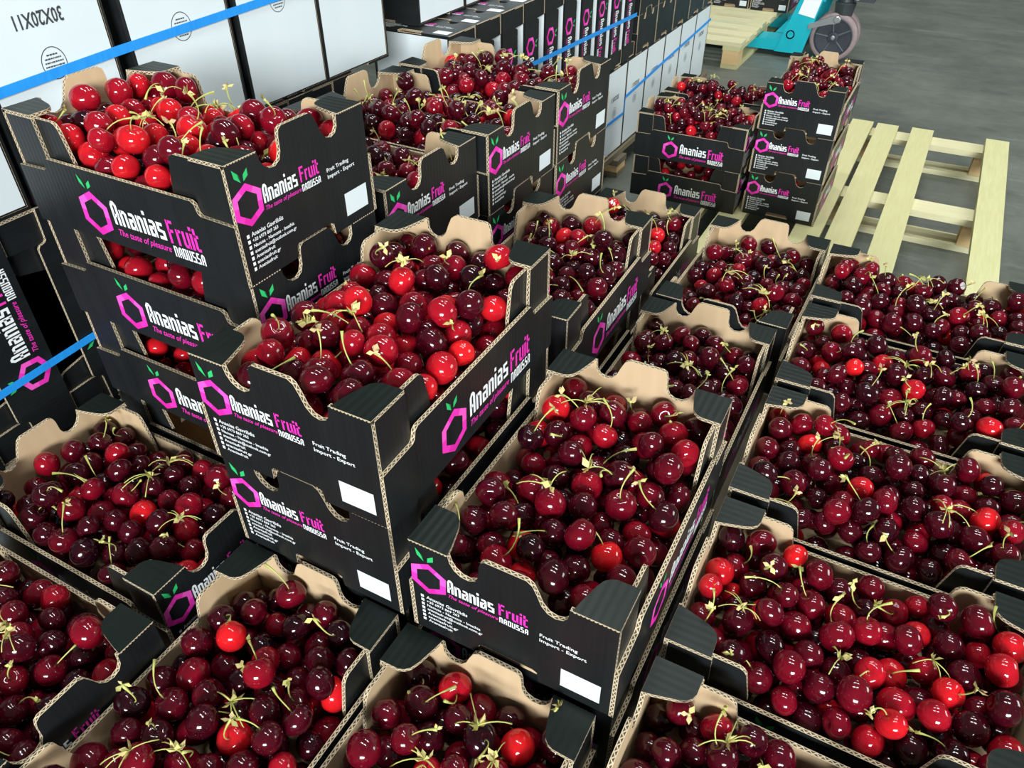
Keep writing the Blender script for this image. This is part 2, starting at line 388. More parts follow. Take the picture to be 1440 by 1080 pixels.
def base_print():
    m = MB(); f = lambda x, y, z: (x, 30 - y, -z)
    f = lambda x, y, z: (x, y, -.0 - z)
    g = lambda x, y, z: f(x, L - y, z)                     # reading +x, letters' tops towards -y, seen from below
    cy = L - 19.6
    text(m, '30X20X11', 6.2, 13.2, cy - .9, 1.55, 0, g, 0, 0, .02)
    lt = m.mesh('lettering', [INKK], weld=False); m = MB()
    c = (W / 2, L - 14.8); n = 28
    for k in range(n):
        a, b = 2 * math.pi * k / n, 2 * math.pi * (k + 1) / n
        m.face([g(c[0] + r * math.cos(q), c[1] + r * math.sin(q), 0) for r, q in ((1.85, a), (1.85, b), (1.75, b), (1.75, a))], 0)
    for i, wd_ in enumerate((.9, 1.25, 1.4, 1.4, 1.2, .8)):
        y = c[1] + 1.05 - i * .42; x = -wd_
        rr = random.Random(i)
        while x < wd_ - .1:
            d = rr.uniform(.12, .4); m.face([g(c[0] + p, q, 0) for p, q in ((x, y), (x + d, y), (x + d, y + .17), (x, y + .17))], 0); x += d + .08
    return lt, m.mesh('round_stamp', [INKK], weld=False)
ENDS = [end_mesh(0), end_mesh(1)]; SIDES = [side_mesh(0), side_mesh(1)]
FOLDS = [fold_mesh(k) for k in range(4)]; BRACES = [brace_mesh(k) for k in range(4)]
BASE = [base_mesh(False), base_mesh(True)]
EP = [end_prints(0), end_prints(1)]; SP = [side_prints(0), side_prints(1)]; BP = base_print()

def crate(label, matrix, group=None, printed=True, stamped=False, white=False, braces=True, cat='crate', dark=False):
    t = thing('fruit_crate', label, cat, matrix=matrix, group=group)
    b = ob('base_panel', BASE[1 if (white or stamped) else 0], t)
    if stamped: ob('lettering', BP[0], b, label='black lettering on white card'); ob('round_stamp', BP[1], b, label='round black stamp', kind='stuff')
    for k in range(2):
        e = ob('end_panel', ENDS[k], t)
        if printed:
            ob('emblem', EP[k][0], e, label='pink hexagon fruit emblem with green leaves'); ob('lettering', EP[k][1], e, label='white and pink lettering')
            ob('sticker', EP[k][2], e, label='white rectangular sticker')
        s = ob('side_panel', SIDES[k], t)
        if printed:
            ob('emblem', SP[k][0], s, label='pink hexagon fruit emblem with green leaves'); ob('lettering', SP[k][1], s, label='white and pink lettering')
    for k in range(4):
        ob('corner_fold', FOLDS[k], t)
        if braces: ob('corner_brace', BRACES[k], t)
    if dark:
        for o in t.children:
            if len(o.material_slots) > 1: o.material_slots[1].link = 'OBJECT'; o.material_slots[1].material = BLACK  # kraft inner faces turned black, standing in for shade inside the crates
    return t
def M(loc, rz=0.0, sx=1.0):
    m = Matrix.Translation([c * S for c in loc]) @ Matrix.Rotation(rz, 4, 'Z') @ Matrix.Diagonal((sx, 1, 1, 1))
    return m
def MA(loc, ax, ay, az, sc3=(1, 1, 1)):
    """axes of the crate in the world"""
    m = Matrix((Vector(ax), Vector(ay), Vector(az))).transposed().to_4x4(); m.translation = [c * S for c in loc]
    return m @ Matrix.Diagonal((*sc3, 1))

# ------------------------------------------------------------------ floor
FLOOR = -33.3
mb = MB(); mb.box((-700, -260, FLOOR - 12), (620, 1250, FLOOR), 0)
ob('floor', mb.mesh('floor', [CONC]), kind='structure')

PANEL = mat('grey_wall_panel', (0.34, 0.36, 0.36), 0.6, 0.3)
t = NT(PANEL); t.l(t.mix(t.noise(2, 4), (0.30, 0.32, 0.32), (0.38, 0.40, 0.40)), t.b.inputs['Base Color'])
mb = MB(); mb.box((-700, 1250, FLOOR - 12), (620, 1262, 640), 0); ob('wall_back', mb.mesh('wall_back', [PANEL]), kind='structure')
mb = MB(); mb.box((-712, -260, FLOOR - 12), (-700, 1250, 640), 0); ob('wall_left', mb.mesh('wall_left', [PANEL]), kind='structure')

# ------------------------------------------------------------------ pallets
def pallet(label, loc, sx, sy, h, planks, along='y', mats=None, group=None, nails=True):
    """top planks run along `along`; planks: list of (start, width) across"""
    wa, wb = mats or (WOODY, WOODX)
    t = thing('wooden_pallet', label, 'pallet', loc, group=group)
    N = sy if along == 'y' else sx
    def bx(name, lo, hi, m):
        if along == 'x': lo, hi = (lo[1], lo[0], lo[2]), (hi[1], hi[0], hi[2])
        m_ = MB(); m_.box(lo, hi); ob(name, m_.mesh(name, [m]), t)
    rn = random.Random(7); across = sx if along == 'y' else sy
    for (a, w) in planks:
        bx('top_plank', (a, rn.uniform(-.5, .5), h - 1.9), (a + w, N + rn.uniform(-.5, .5), h + rn.uniform(-.1, .05)), wa)
    for y in (0.6, N / 2 - 4, N - 8.6):
        bx('cross_board', (0, y, h - 3.8), (across, y + 8, h - 1.95), wb)
        bx('bottom_board', (0, y + .2, 0), (across, y + 7.8, 1.7), wb)
        for x in (0, across / 2 - 4, across - 8.5):
            bx('block', (x, y + .3, 1.75), (x + 8.2, y + 7.7, h - 3.85), WOODO)
    return t
pallet('empty pale wooden pallet with wide gaps between planks beside the tall stack', (-26, 141.5, FLOOR), 80, 120, 11.6,
       [(0, 7), (11, 7), (31.2, 7), (39.6, 6.8), (50.6, 6.8), (73.3, 6.8)], 'y')
pallet('pale wooden pallet carried by the turquoise pallet truck', (-118, 340, FLOOR), 63, 100, 11.6,
       [(0, 9), (13.2, 8.2), (26.2, 8.2), (39.2, 8.2), (52.2, 8.2), (65.2, 8.2), (78.2, 8.2), (91, 9)], 'x', (WOODX, WOODY))
for k in range(3):
    pallet('wooden pallet under the open cherry crates, ' + ('lowest', 'middle', 'topmost')[k] + ' of three', (-55, -31, FLOOR + k * 11.05), 107, 128, 11.0,
           [(i * 11.2, 8.5) for i in range(10)], 'y', (OLDY, OLDX), group='pallets under the cherry crates')
pallet('wooden pallet under the white-bottomed crates beside the dark aisle', (-110, 104, FLOOR), 52, 200, 7.8, [(i * 10.2, 9.5) for i in range(5)], 'y', (OLDY, OLDX))
pallet('wooden pallet under the strapped crates behind the left stack', (-112, -34, FLOOR), 46, 126, 7.8, [(i * 9, 8.4) for i in range(5)], 'y', (OLDY, OLDX))

# ------------------------------------------------------------------ cherry crates
RP = math.pi / 2
CR = {}   # key -> (matrix, phrase used in cherry labels, template kind or None)
def add(key, label, loc, rz=0.0, sx=1.0, phrase=None, kind=None, tone=0.3, printed=True):
    m = M(loc, rz, sx); crate(label, m, printed=printed); CR[key] = (m, phrase, kind, tone)
add('C', 'black crate of dark cherries in the picture centre, on lowest layer beside the two-high stack', (0, 0.2, H), 0.004, 1, 'the centre crate', 'flat', .30)
add('F', 'topmost crate of the central stack, heaped with red cherries', (-20.6, 0.3, 2 * H), 0.003, 1, "the central stack's top crate", 'flatheap', .46)
add('F2', 'second crate of the central stack, under the heaped topmost one', (-20.6, 0.4, H), 0.0, 1, "the central stack's second crate", 'low', .35)
add('B', 'black crate with its printed long side visible, just behind the central stack', (-20.7, 35.0, H), .02, 1, 'the crate behind the central stack', 'flat', .26)
add('D1', 'low open crate in the front, below the central stack', (-20.7, -29.9, 0), .0, 1, 'the crate below the central stack', 'flat', .25)
add('D2', 'low open crate at the bottom edge, in front of the centre crate', (-0.9, -30.2, 0), .0, 1, 'the crate below the centre crate', 'flat', .30)
add('G', 'low open crate in front of the left stack', (-23.2, -9.4, 0), RP, .99, 'the crate before the left stack', 'flat', .30)
add('H', 'low open crate in the bottom left corner', (-20.95, -29.4, 0), RP, .97, 'the bottom left corner crate', 'flat', .24)
add('E2', 'low crate directly behind the centre crate', (-1.0, 33.2, 0), 0, 1, 'the crate behind the centre crate', 'flat', .22)
add('E3', 'low crate in front of the tall distant stack, second behind the centre crate', (-0.6, 64.3, 0), -.02, 1.04, 'the crate before the distant stack', 'flat', .28)
add('E4', 'low crate half hidden behind the crate with a visible printed side', (-21.9, 65.8, 0), 0, 1, 'the half hidden low crate', 'flat', .20)
add('R4', 'nearest crate of the right-hand row, cut off by the bottom edge', (50.5, -11.6, 0), RP, 1, "the right row's nearest crate", 'flat', .20)
add('R3', 'second crate of the right-hand row counted from the bottom edge', (50.5, 8.9, 0), RP, 1.05, "the right row's second crate", 'flatheap', .34)
add('R2', 'middle crate of the right-hand row of five', (50.4, 29.9, 0), RP, 1.08, "the right row's middle crate", 'flatheap', .28)
add('R1', 'fourth crate of the right-hand row, next to the farthest one', (50.3, 51.6, 0), RP, 1.1, "the right row's fourth crate", 'flatheap', .24)
add('R0', 'farthest crate of the right-hand row, beside the empty pallet', (50.2, 74.3, 0), RP, .98, "the right row's farthest crate", 'flatheap', .26)
for k in range(4):
    add('A%d' % k, ('black crate at the foot of the left stack, behind the low front crate', 'third crate down in the left stack', 'second crate down in the left stack',
                    'topmost crate of the left stack, heaped with bright red cherries')[k], (-22.9, 10.3, k * H), RP - .015, 1,
        (None, "the left stack's third crate", "the left stack's second crate", "the left stack's top crate")[k], (None, 'low', 'low', 'flatheap')[k], .52)
for i, (kx, ky, sx) in enumerate(((-24.4, 33.3, 1.06), (-22.8, 54.2, 1.05), (-22.5, 75.4, 1.04))):
    for k in range(3):
        nm = ('first', 'second', 'third')[i]; lv = ('bottom', 'middle', 'top')[k]
        add('K%d%d' % (i, k), '%s crate of the %s stack behind the left stack' % (lv, nm), (kx, ky, k * H), RP - .02, sx,
            None if k < 2 else "the %s rear stack's top crate" % nm, (None, 'end', 'flat')[k] if not (i == 0 and k == 1) else None, .30)
for key, lab, loc in (('C0', 'crate underneath the centre crate, almost hidden', (0, 1.6, 0)), ('F0', 'lowest crate of the central stack, almost hidden', (-20.8, 1.4, 0)),
                      ('B0', 'crate underneath the one with a visible printed side', (-21.2, 34.0, 0))):
    add(key, lab, loc, 0, 1)
SZ = FLOOR + 11.65
for k in range(3):
    add('S%d' % k, ('bottom', 'middle', 'top')[k] + ' crate of the tall distant stack of three on the pallet', (-9.75, 169.2, SZ + k * H), .005, 1,
        "the distant stack's %s crate" % ('bottom', 'middle', 'top')[k], ('end', 'end', 'flatheap')[k], .34)
for k in range(2):
    add('T%d' % k, ('lower', 'upper')[k] + ' crate with its long printed side in view, left in the distant group', (-11.2, 166.5, SZ + k * H), RP, 1,
        'the %s left crate of the distant group' % ('lower', 'upper')[k], ('low', 'heap')[k], .30)
    add('U%d' % k, ('lower', 'upper')[k] + ' crate at the very back of the distant group', (-11.2, 187.0, SZ + k * H), RP, 1,
        'the %s crate at the back of the distant group' % ('lower', 'upper')[k], (None, 'heap')[k], .26)

# ------------------------------------------------------------------ strapped piles of empty crates
N4 = ('first', 'second', 'third', 'fourth', 'fifth', 'sixth', 'seventh', 'eighth', 'ninth', 'tenth', 'eleventh', 'twelfth')
# near pile, behind the left stack: plane x = -66
for i, y1 in enumerate((16.9, 34.9, 54.9, 73.9, 91.8)):
    crate('white-bottomed crate standing on end, %s from the left in the upper strapped row' % N4[i], MA((-66, y1, 30.4), (0, -1, 0), (0, 0, 1), (-1, 0, 0), (.89 if i in (1,) else .93, 1, 1)),
          stamped=True, printed=False, braces=False, group='upper row of the near strapped pile')
for i in range(8):
    y0 = 11.7 + (i - 1) * 11.57
    crate('black crate standing on end with sideways lettering, %s from the left in the near pile' % N4[i], MA((-66 - W, y0, .2), (1, 0, 0), (0, 0, 1), (0, -1, 0)),
          braces=True, printed=True, dark=True, group='sideways crates of the near strapped pile')
for i in range(6):
    crate('crate standing on end in the lowest row of the near pile, %s from the left' % N4[i], MA((-66, -8.4 + 19.6 * i, -25.4), (0, -1, 0), (0, 0, 1), (-1, 0, 0), (1, .84, 1)),
          white=True, printed=False, braces=False, group='lowest row of the near strapped pile')
# far pile, along the aisle: plane x = -60.5
for i in range(7):
    crate('white-bottomed crate low beside the aisle, %s from the near end' % N4[i], MA((-60.5, 190.6 + 17.9 * i - (1 - (i > 0)) * 0, -25.4), (0, -1, 0), (0, 0, 1), (-1, 0, 0), (.92, .92, 1)),
          stamped=True, printed=False, braces=False, group='low white row beside the aisle')
for i in range(4):
    crate('white-bottomed crate low beside the aisle, hidden behind the cherry stacks, %s' % N4[i], MA((-60.5, 172.7 - 17.9 * i, -25.4), (0, -1, 0), (0, 0, 1), (-1, 0, 0), (.92, .92, 1)),
          white=True, printed=False, braces=False, group='low white row beside the aisle')
for i in range(10):
    crate('black crate on end with downward lettering, %s along the far strapped pile' % N4[i], MA((-60.5 - W, 105 + 10.9 * i, 31.6), (1, 0, 0), (0, 0, -1), (0, 1, 0), (1, .97, .93)),
          white=True, printed=True, braces=False, group='lettered row of the far strapped pile')
for i in range(5):
    for k in range(3):
        crate('black crate lying flat at the far end of the aisle pile, %s along, %s layer' % (N4[i], ('lower', 'middle', 'upper')[k]),
              MA((-60.5, 214.8 + 17.9 * i, 2.3 + k * H), (0, 1, 0), (-1, 0, 0), (0, 0, 1), (.92, 1, 1)), printed=False, braces=False, group='flat crates at the far end of the aisle pile')
for i in range(5):
    crate('white-bottomed crate set back on the far pile, %s from the left' % N4[i], MA((-70.2, 127.0 + 18.3 * i, 31.7), (0, -1, 0), (0, 0, 1), (-1, 0, 0), (.94, 1, 1)),
          stamped=True, printed=False, braces=True, group='set back white row of the far pile')

def ribbon(label, pts, w, nrm=(1, 0, 0), group='blue strapping bands'):
    mb = MB(); n = Vector(nrm); pts = [Vector(p) for p in pts]
    rows = []
    for i, p in enumerate(pts):
        tg = (pts[min(i + 1, len(pts) - 1)] - pts[max(i - 1, 0)]).normalized(); s = tg.cross(n).normalized() * (w / 2)
        rows.append((p - s, p + s, p + s + n * .1, p - s + n * .1))
    for a, b in zip(rows, rows[1:]):
        for k in range(4): mb.face([a[k], b[k], b[(k + 1) % 4], a[(k + 1) % 4]], 0)
    mb.face(rows[0], 0); mb.face(rows[-1][::-1], 0)
    o = ob('strapping_band', mb.mesh('strapping_band', [STRAP])); o['label'] = label; o['category'] = 'strap'; o['group'] = group
    return o
ribbon('blue plastic strap across the white crate bottoms behind the left stack', [(-65.8, -20, 41.6), (-65.8, 18, 43.8), (-65.8, 35, 44.6), (-65.8, 60, 45.4), (-65.8, 92, 46.4)], 1.15)
ribbon('blue plastic strap across the sideways lettered crates at the left edge', [(-65.8, -20, 9.4), (-65.8, 3, 10.3), (-65.8, 17, 10.9), (-65.8, 50, 11.8), (-65.8, 84, 12.6)], 1.05)
ribbon('blue plastic strap across the lettered row of the far pile', [(-60.35, 106, 19), (-60.35, 150, 17.2), (-60.35, 212, 14.9)], 1.1)
ribbon('blue plastic strap across the low white row beside the aisle', [(-60.35, 122, -13.2), (-60.35, 207.5, -14.2), (-60.35, 208.5, -9.2), (-60.35, 245, -7), (-60.35, 300, -4)], 1.0)

# two printed crates on the far pallet
for i, (x, y) in enumerate(((-69.2, 406.5), (-89.5, 407.5))):
    crate(('right-hand' , 'left-hand')[i] + ' closed-looking black crate on the pallet at the pallet truck', M((x, y, FLOOR + 11.7)), group=None)

# ------------------------------------------------------------------ pallet truck
jy = 372.0
tk = thing('pallet_truck', 'turquoise hand pallet truck with twin grey wheels behind the distant crates', 'pallet truck', (-40, jy, FLOOR))
tk_inv = Vector((-40, jy, FLOOR))
def pj(name, mb, mats, label=None, smooth=False, parent=None):
    mb.v = [(x + 40, y - jy, z - FLOOR) for x, y, z in mb.v]
    o = ob(name, mb.mesh(name, mats, smooth), parent or tk)
    if label: o['label'] = label
    return o
for s, nm in ((0, 'near'), (44, 'far')):
    mb = MB(); mb.prism([(-150, -29.6), (-152, -28), (-150, -26.0), (-36, -26.0), (-36, -30.8), (-140, -30.8)][::-1], lambda a, b, t: (a, jy + s + t, b), 0, 13, 0, 0, 0)
    pj('fork', mb, [CYAN])
    mb = MB(); mb.lathe([(0.1, 1), (2.4, 1), (2.4, 12), (0.1, 12)], (-146, jy + s, FLOOR + 2.45), 'y', 16); pj('fork_roller', mb, [PLAST], smooth=False)
    mb = MB(); mb.prism([(-46.5, -31), (-33.5, -31), (-28.5, -5), (-25.5, 8), (-34.5, 8), (-38.6, -6), (-44.8, -27)], lambda a, b, t: (a, jy + s + t, b), -1.0, 1.0, 0, 0, 0)
    hp = pj('heel_plate', mb, [CYAN])
    mb = MB(); mb.lathe([(2.0, -.25), (2.0, 0), (1.45, 0), (1.3, .4), (0.05, .4)], (-40.2, jy + s - 1.0, -22.9), 'y', 20); pj('pivot_boss', mb, [PLAST, CYAN], parent=hp)
    if s == 0:
        mb = MB(); mb.prism([(-38.6, -13.6), (-31.0, -14.9), (-28.4, -2.0), (-35.6, -1.0)], lambda a, b, t: (a, jy - 1.06 - t, b), 0, .04, 0, 0, 0); pj('information_sticker', mb, [INKW], 'white paper sticker', parent=hp)
mb = MB(); mb.box((-36, jy + 1, -8), (-28, jy + 58, 7)); pj('cross_beam', mb, [CYAN])
mb = MB(); mb.box((-50, jy + 14, -29.5), (-36, jy + 45, -26)); pj('heel_floor', mb, [CYAN])
for s in (-2.5, 4.2):
    wy = jy + 3 + s * 1.0 + 3.0
    c = (-21.3, wy, FLOOR + 10.6)
    mb = MB(); mb.lathe([(8.6, -2.3), (9.9, -2.5), (10.55, -1.8), (10.6, 0), (10.55, 1.8), (9.9, 2.5), (8.6, 2.3)], c, 'y', 40); wh = pj('wheel', mb, [TYRE], 'greyish pink tread', smooth=True)
    mb = MB(); mb.lathe([(8.7, -2.2), (8.1, -2.3), (7.9, -1.7), (2.6, -1.3), (2.4, -2.2), (1.6, -2.3), (1.5, -2.0), (0.05, -2.0)], c, 'y', 40)
    mb.lathe([(8.7, 2.2), (8.1, 2.3), (7.9, 1.7), (2.6, 1.3), (2.4, 2.2), (0.05, 2.2)], c, 'y', 40)
    for k in range(5):
        a = .5 + k * 2 * math.pi / 5
        dx, dz = math.cos(a), math.sin(a)
        mb.tube([(c[0] + dx * 2.2, c[1] - 1.6, c[2] + dz * 2.2), (c[0] + dx * 8.0, c[1] - 1.9, c[2] + dz * 8.0)], .35, 5, 1)
    pj('wheel_disc', mb, [PLAST, PLAST2], 'dark grey spoked disc', parent=wh)
    mb = MB(); mb.lathe([(1.15, -2.0), (1.0, -2.7), (.5, -3.0), (0.03, -3.0)], c, 'y', 16); pj('axle_nut', mb, [STEEL], parent=wh)
mb = MB()
mb.prism([(-33, -19.6), (-33, -17.4), (-23.5, -13.2), (-20.4, -12.4), (-19.4, -14.2), (-21.2, -16.2), (-24, -16.6)][::-1], lambda a, b, t: (a, jy - 1.2 + t, b), -.6, .6, 0, 0, 0)
pj('linkage_arm', mb, [STEEL])
mb = MB(); mb.lathe([(1.5, -1.2), (1.2, -1.5), (.05, -1.5)], (-20.8, jy - 1.5, -14.2), 'y', 14); pj('pin', mb, [STEEL])
mb = MB(); mb.lathe([(0.05, -6), (3.4, -6), (4.0, -3), (4.6, 1.5), (3.6, 2.2), (3.5, 3.2), (4.8, 4.2), (4.8, 9), (3, 13), (3, 26), (.05, 26)], (-19.6, jy + 5, -9.6), 'z', 24)
pj('pump_body', mb, [CASTD], smooth=False)
mb = MB(); mb.box((-16, jy + 1.5, -6.8), (-7.5, jy + 8.5, -3.6)); mb.lathe([(1.2, 0), (1.2, -.5), (.55, -.5), (.5, 0)], (-14.6, jy + 1.5, -6.0 + .9), 'y', 16, 1); pj('handle_bracket', mb, [CASTD, STEEL])
mb = MB(); mb.tube([(-12, jy + 5, -4), (-5, jy + 5, 12), (8, jy + 5, 70)], 1.7, 10, 0); pj('tow_handle', mb, [PLAST])

# ------------------------------------------------------------------ cherries: settle balls in a crate
def settle(n, seed, ends_low=False):
    rs = np.random.RandomState(seed)
    r = rs.uniform(1.30, 1.62, n).astype(np.float32)
    p = np.stack([rs.uniform(2, W - 2, n), rs.uniform(2, L - 2, n), rs.uniform(1.5, 4 + n * .10, n)], 1).astype(np.float32)
    p[:, 2] = np.sort(p[:, 2])
    rr = r[:, None] + r[None, :]; eye = np.eye(n, dtype=bool)
    IT = 420
    for it in range(IT):
        g = 0.20 if it < 150 else (0.05 if it < IT - 130 else (0.012 if it < IT - 50 else 0.0))
        p[:, 2] -= g
        d = p[:, None, :] - p[None, :, :]
        dist = np.sqrt((d * d).sum(2)); dist[eye] = 99
        ov = rr - dist; np.maximum(ov, 0, out=ov)
        push = (d * (ov / np.maximum(dist, 1e-4))[:, :, None]).sum(1)
        p += push * 0.36
        sl = np.minimum(np.maximum(p[:, 2] - 8.4, 0) * 0.75, 5.0) if it > IT - 220 else 0.0
        lo = .5 + r; lx = lo + sl
        near_brace = np.minimum(p[:, 1], L - p[:, 1]) < 8.0 + r * .6
        lx = np.where(near_brace, np.maximum(lx, 1.24 + r), lx)
        p[:, 0] = np.clip(p[:, 0], lx, W - lx)
        ly = .45 + r + (np.minimum(np.maximum(p[:, 2] - 9.6, 0) * .7, 5.0) if it > IT - 220 else 0.0)
        p[:, 1] = np.clip(p[:, 1], ly, L - ly)
        cx = np.minimum(p[:, 0], W - p[:, 0]); cy = np.minimum(p[:, 1], L - p[:, 1])
        corner = (cx < 4.6) & (cy < 4.9)
        p[:, 2] = np.where(corner, np.minimum(p[:, 2], H - .4 - r), p[:, 2])
        p[:, 2] = np.maximum(p[:, 2], .62 + r)
    return p, r
TPL = {'heap': [settle(256, 11), settle(252, 12)], 'flatheap': [settle(228, 21), settle(224, 22)],
       'flat': [settle(207, 31), settle(203, 32), settle(210, 33)], 'low': [settle(188, 41)]}
TPL['end'] = TPL['low']

LOCP = []
ALLP, ALLR, ALLT, ALLK = [], [], [], []     # world cm, radius, tone, crate key
EXPO = []
rs = np.random.RandomState(5)
cnt = {}
for key, (m, phrase, kind, tone) in CR.items():
    if kind is None: continue
    i = cnt.get(kind, 0); cnt[kind] = i + 1
    p, r = TPL[kind][i % len(TPL[kind])]; p = p.copy()
    fl = (i // len(TPL[kind])) % 4
    if fl & 1: p[:, 0] = W - p[:, 0]
    if fl & 2: p[:, 1] = L - p[:, 1]
    dd = np.sqrt(((p[:, None, :2] - p[None, :, :2]) ** 2).sum(2)); dz = p[None, :, 2] - p[:, None, 2]
    cover = ((dd < 2.2) & (dz > 1.0)).sum(1)
    keep = np.ones(len(p), bool)
    if kind == 'end': keep = (p[:, 1] < 5.5) & (p[:, 2] > 5) & (p[:, 2] + r < H - .1)
    elif kind == 'low': keep = ((np.minimum(p[:, 0], W - p[:, 0]) < 5) & (p[:, 2] > 3.5) & (p[:, 2] + r < H - .1))
    else: keep = (cover < 4) & (p[:, 2] > 1.8)
    mm = np.array(m); w = (p * S) @ mm[:3, :3].T + mm[:3, 3]
    tn = np.clip(rs.beta(1.6, 1.6 * (1 - tone) / tone, len(p)), .02, 1)
    tn = np.where(rs.rand(len(p)) < .035, rs.uniform(.8, 1, len(p)), tn)
    LOCP.append(p[keep]); ALLP.append(w[keep] / S); ALLR.append(r[keep]); ALLT.append(tn[keep]); ALLK += [key] * int(keep.sum()); EXPO.append((cover == 0)[keep])
LP = np.concatenate(LOCP); P = np.concatenate(ALLP); R = np.concatenate(ALLR); T = np.concatenate(ALLT); EX = np.concatenate(EXPO); NC = len(P)
# how large each shows in the photograph
q = (P - CAM_POS) @ CAM_R.T
u = 720 + FPX * q[:, 0] / q[:, 2]; v = 540 + FPX * q[:, 1] / q[:, 2]; rp = FPX * R / q[:, 2]
zb = np.full((540, 720), 1e9); idb = np.full((540, 720), -1)
for i in np.argsort(-q[:, 2]):
    x0, x1 = int(max((u[i] - rp[i]) / 2, 0)), int(min((u[i] + rp[i]) / 2 + 1, 720)); y0, y1 = int(max((v[i] - rp[i]) / 2, 0)), int(min((v[i] + rp[i]) / 2 + 1, 540))
    if x0 >= x1 or y0 >= y1: continue
    yy, xx = np.mgrid[y0:y1, x0:x1]
    inside = (xx * 2 + 1 - u[i]) ** 2 + (yy * 2 + 1 - v[i]) ** 2 < rp[i] ** 2
    idb[y0:y1, x0:x1][inside] = i
vis = np.bincount(idb[idb >= 0], minlength=NC)
hidden_keys = {'F2', 'A1', 'A2'} | {k for k in CR if CR[k][2] in ('low', 'end')}
score = vis * np.array([0.2 if k in hidden_keys else 1.0 for k in ALLK])
single = set(np.argsort(-score)[:300].tolist())
# the few cherries that are clearly brighter in the photograph
for bx_, by_ in ((975, 648), (862, 780), (1128, 637), (655, 498), (1310, 662), (1205, 690), (707, 1050), (1040, 835), (700, 425), (100, 190), (137, 222), (213, 190), (167, 215),
                 (178, 238), (240, 240), (305, 160), (160, 160), (270, 195), (716, 385), (1163, 1010), (1302, 900), (1240, 1010), (1100, 745), (1280, 415), (735, 810), (1068, 850), (1250, 965)):
    dd = (u - bx_) ** 2 + (v - by_) ** 2 + np.where(vis > 25, 0, 4000)
    T[np.argmin(dd)] = .97 if (bx_, by_) in ((975, 648), (862, 780), (1128, 637), (655, 498), (707, 1050)) else .86

def cherry_geo(nu, nv, seed):
    rg = random.Random(seed); sx, sy, sz = rg.uniform(1.0, 1.08), rg.uniform(.92, .98), rg.uniform(.90, .97)
    vs = [(0, 0, .70 * sz)]; fs = []
    for j in range(1, nv):
        th = math.pi * j / nv; k = 1 - .30 * math.exp(-(th / .36) ** 2) - .03 * math.exp(-((math.pi - th) / .3) ** 2)
        for i in range(nu):
            ph = 2 * math.pi * i / nu
            kk = k * (1 - .035 * math.exp(-((ph - math.pi) / .35) ** 2) * math.sin(th))
            vs.append((kk * math.sin(th) * math.cos(ph) * sx, kk * math.sin(th) * math.sin(ph) * sy, kk * math.cos(th) * sz))
    vs.append((0, 0, -.965 * sz)); e = len(vs) - 1
    for i in range(nu):
        n = (i + 1) % nu
        fs.append((0, 1 + i, 1 + n))
        for j in range(nv - 2): a = 1 + j * nu; fs.append((a + i, a + nu + i, a + nu + n, a + n))
        a = 1 + (nv - 2) * nu; fs.append((a + i, e, a + n))
    return np.array(vs), fs
def stalk_geo(seed, length, bract=True, sides=5):
    """a curved stalk from the origin along +z with a swollen tip and a few bracts; cm"""
    rg = random.Random(seed); mb = MB(); n = 7; a = rg.uniform(0, 6.28); bend = rg.uniform(.25, .95)
    pts, rad = [], []
    for i in range(n):
        s = i / (n - 1); q = s * s * bend * length
        pts.append((math.cos(a) * q * .8 + .05 * math.sin(5 * s + seed), math.sin(a) * q * .8, length * s * (1 - .30 * bend * s))); rad.append(.052 + .018 * s)
    rad[-1] = .15; rad[-2] = .10; rad[0] = .075
    mb.tube(pts, rad, sides, 0)
    if bract:
        tip = Vector(pts[-1])
        for k in range(rg.randint(3, 6)):
            d = Vector((rg.uniform(-1, 1), rg.uniform(-1, 1), rg.uniform(-.4, 1))).normalized(); l = rg.uniform(.45, .95); sd = d.cross(Vector((.3, .8, .5))).normalized() * l * .3
            up_ = sd.cross(d).normalized() * .06
            b0, b1, b2, b3 = tip, tip + d * l * .55 + sd, tip + d * l + up_ * 2, tip + d * l * .55 - sd
            mb.face([b0, b1, b2, b3], 1); mb.face([b0 - up_, b3 - up_, b2, b1 - up_], 1)
    return mb
def spur_geo(seed):
    """a loose knot of bud scales with several thin stalks spreading from it"""
    rg = random.Random(seed); mb = MB(); c = Vector((0, 0, .9))
    for k in range(rg.randint(3, 5)):
        a = rg.uniform(0, 6.28); l = rg.uniform(1.8, 3.2); pts = []
        for i in range(6):
            s = i / 5; pts.append(c + Vector((math.cos(a) * l * s, math.sin(a) * l * s, .55 * math.sin(s * 2.2) - 1.0 * s * s + .1 * s)))
        mb.tube(pts, [.10, .062, .054, .05, .05, .065], 5, 0)
    for k in range(rg.randint(6, 9)):
        d = Vector((rg.uniform(-1, 1), rg.uniform(-1, 1), rg.uniform(-.2, 1))).normalized(); l = rg.uniform(.5, 1.15); sd = d.cross(Vector((.3, .8, .5))).normalized() * l * .30
        up_ = sd.cross(d).normalized() * .07
        mb.face([c, c + d * l * .55 + sd, c + d * l + up_ * 3, c + d * l * .55 - sd], 1); mb.face([c - up_, c + d * l * .55 - sd - up_, c + d * l + up_ * 3, c + d * l * .55 + sd - up_], 1)
    return mb

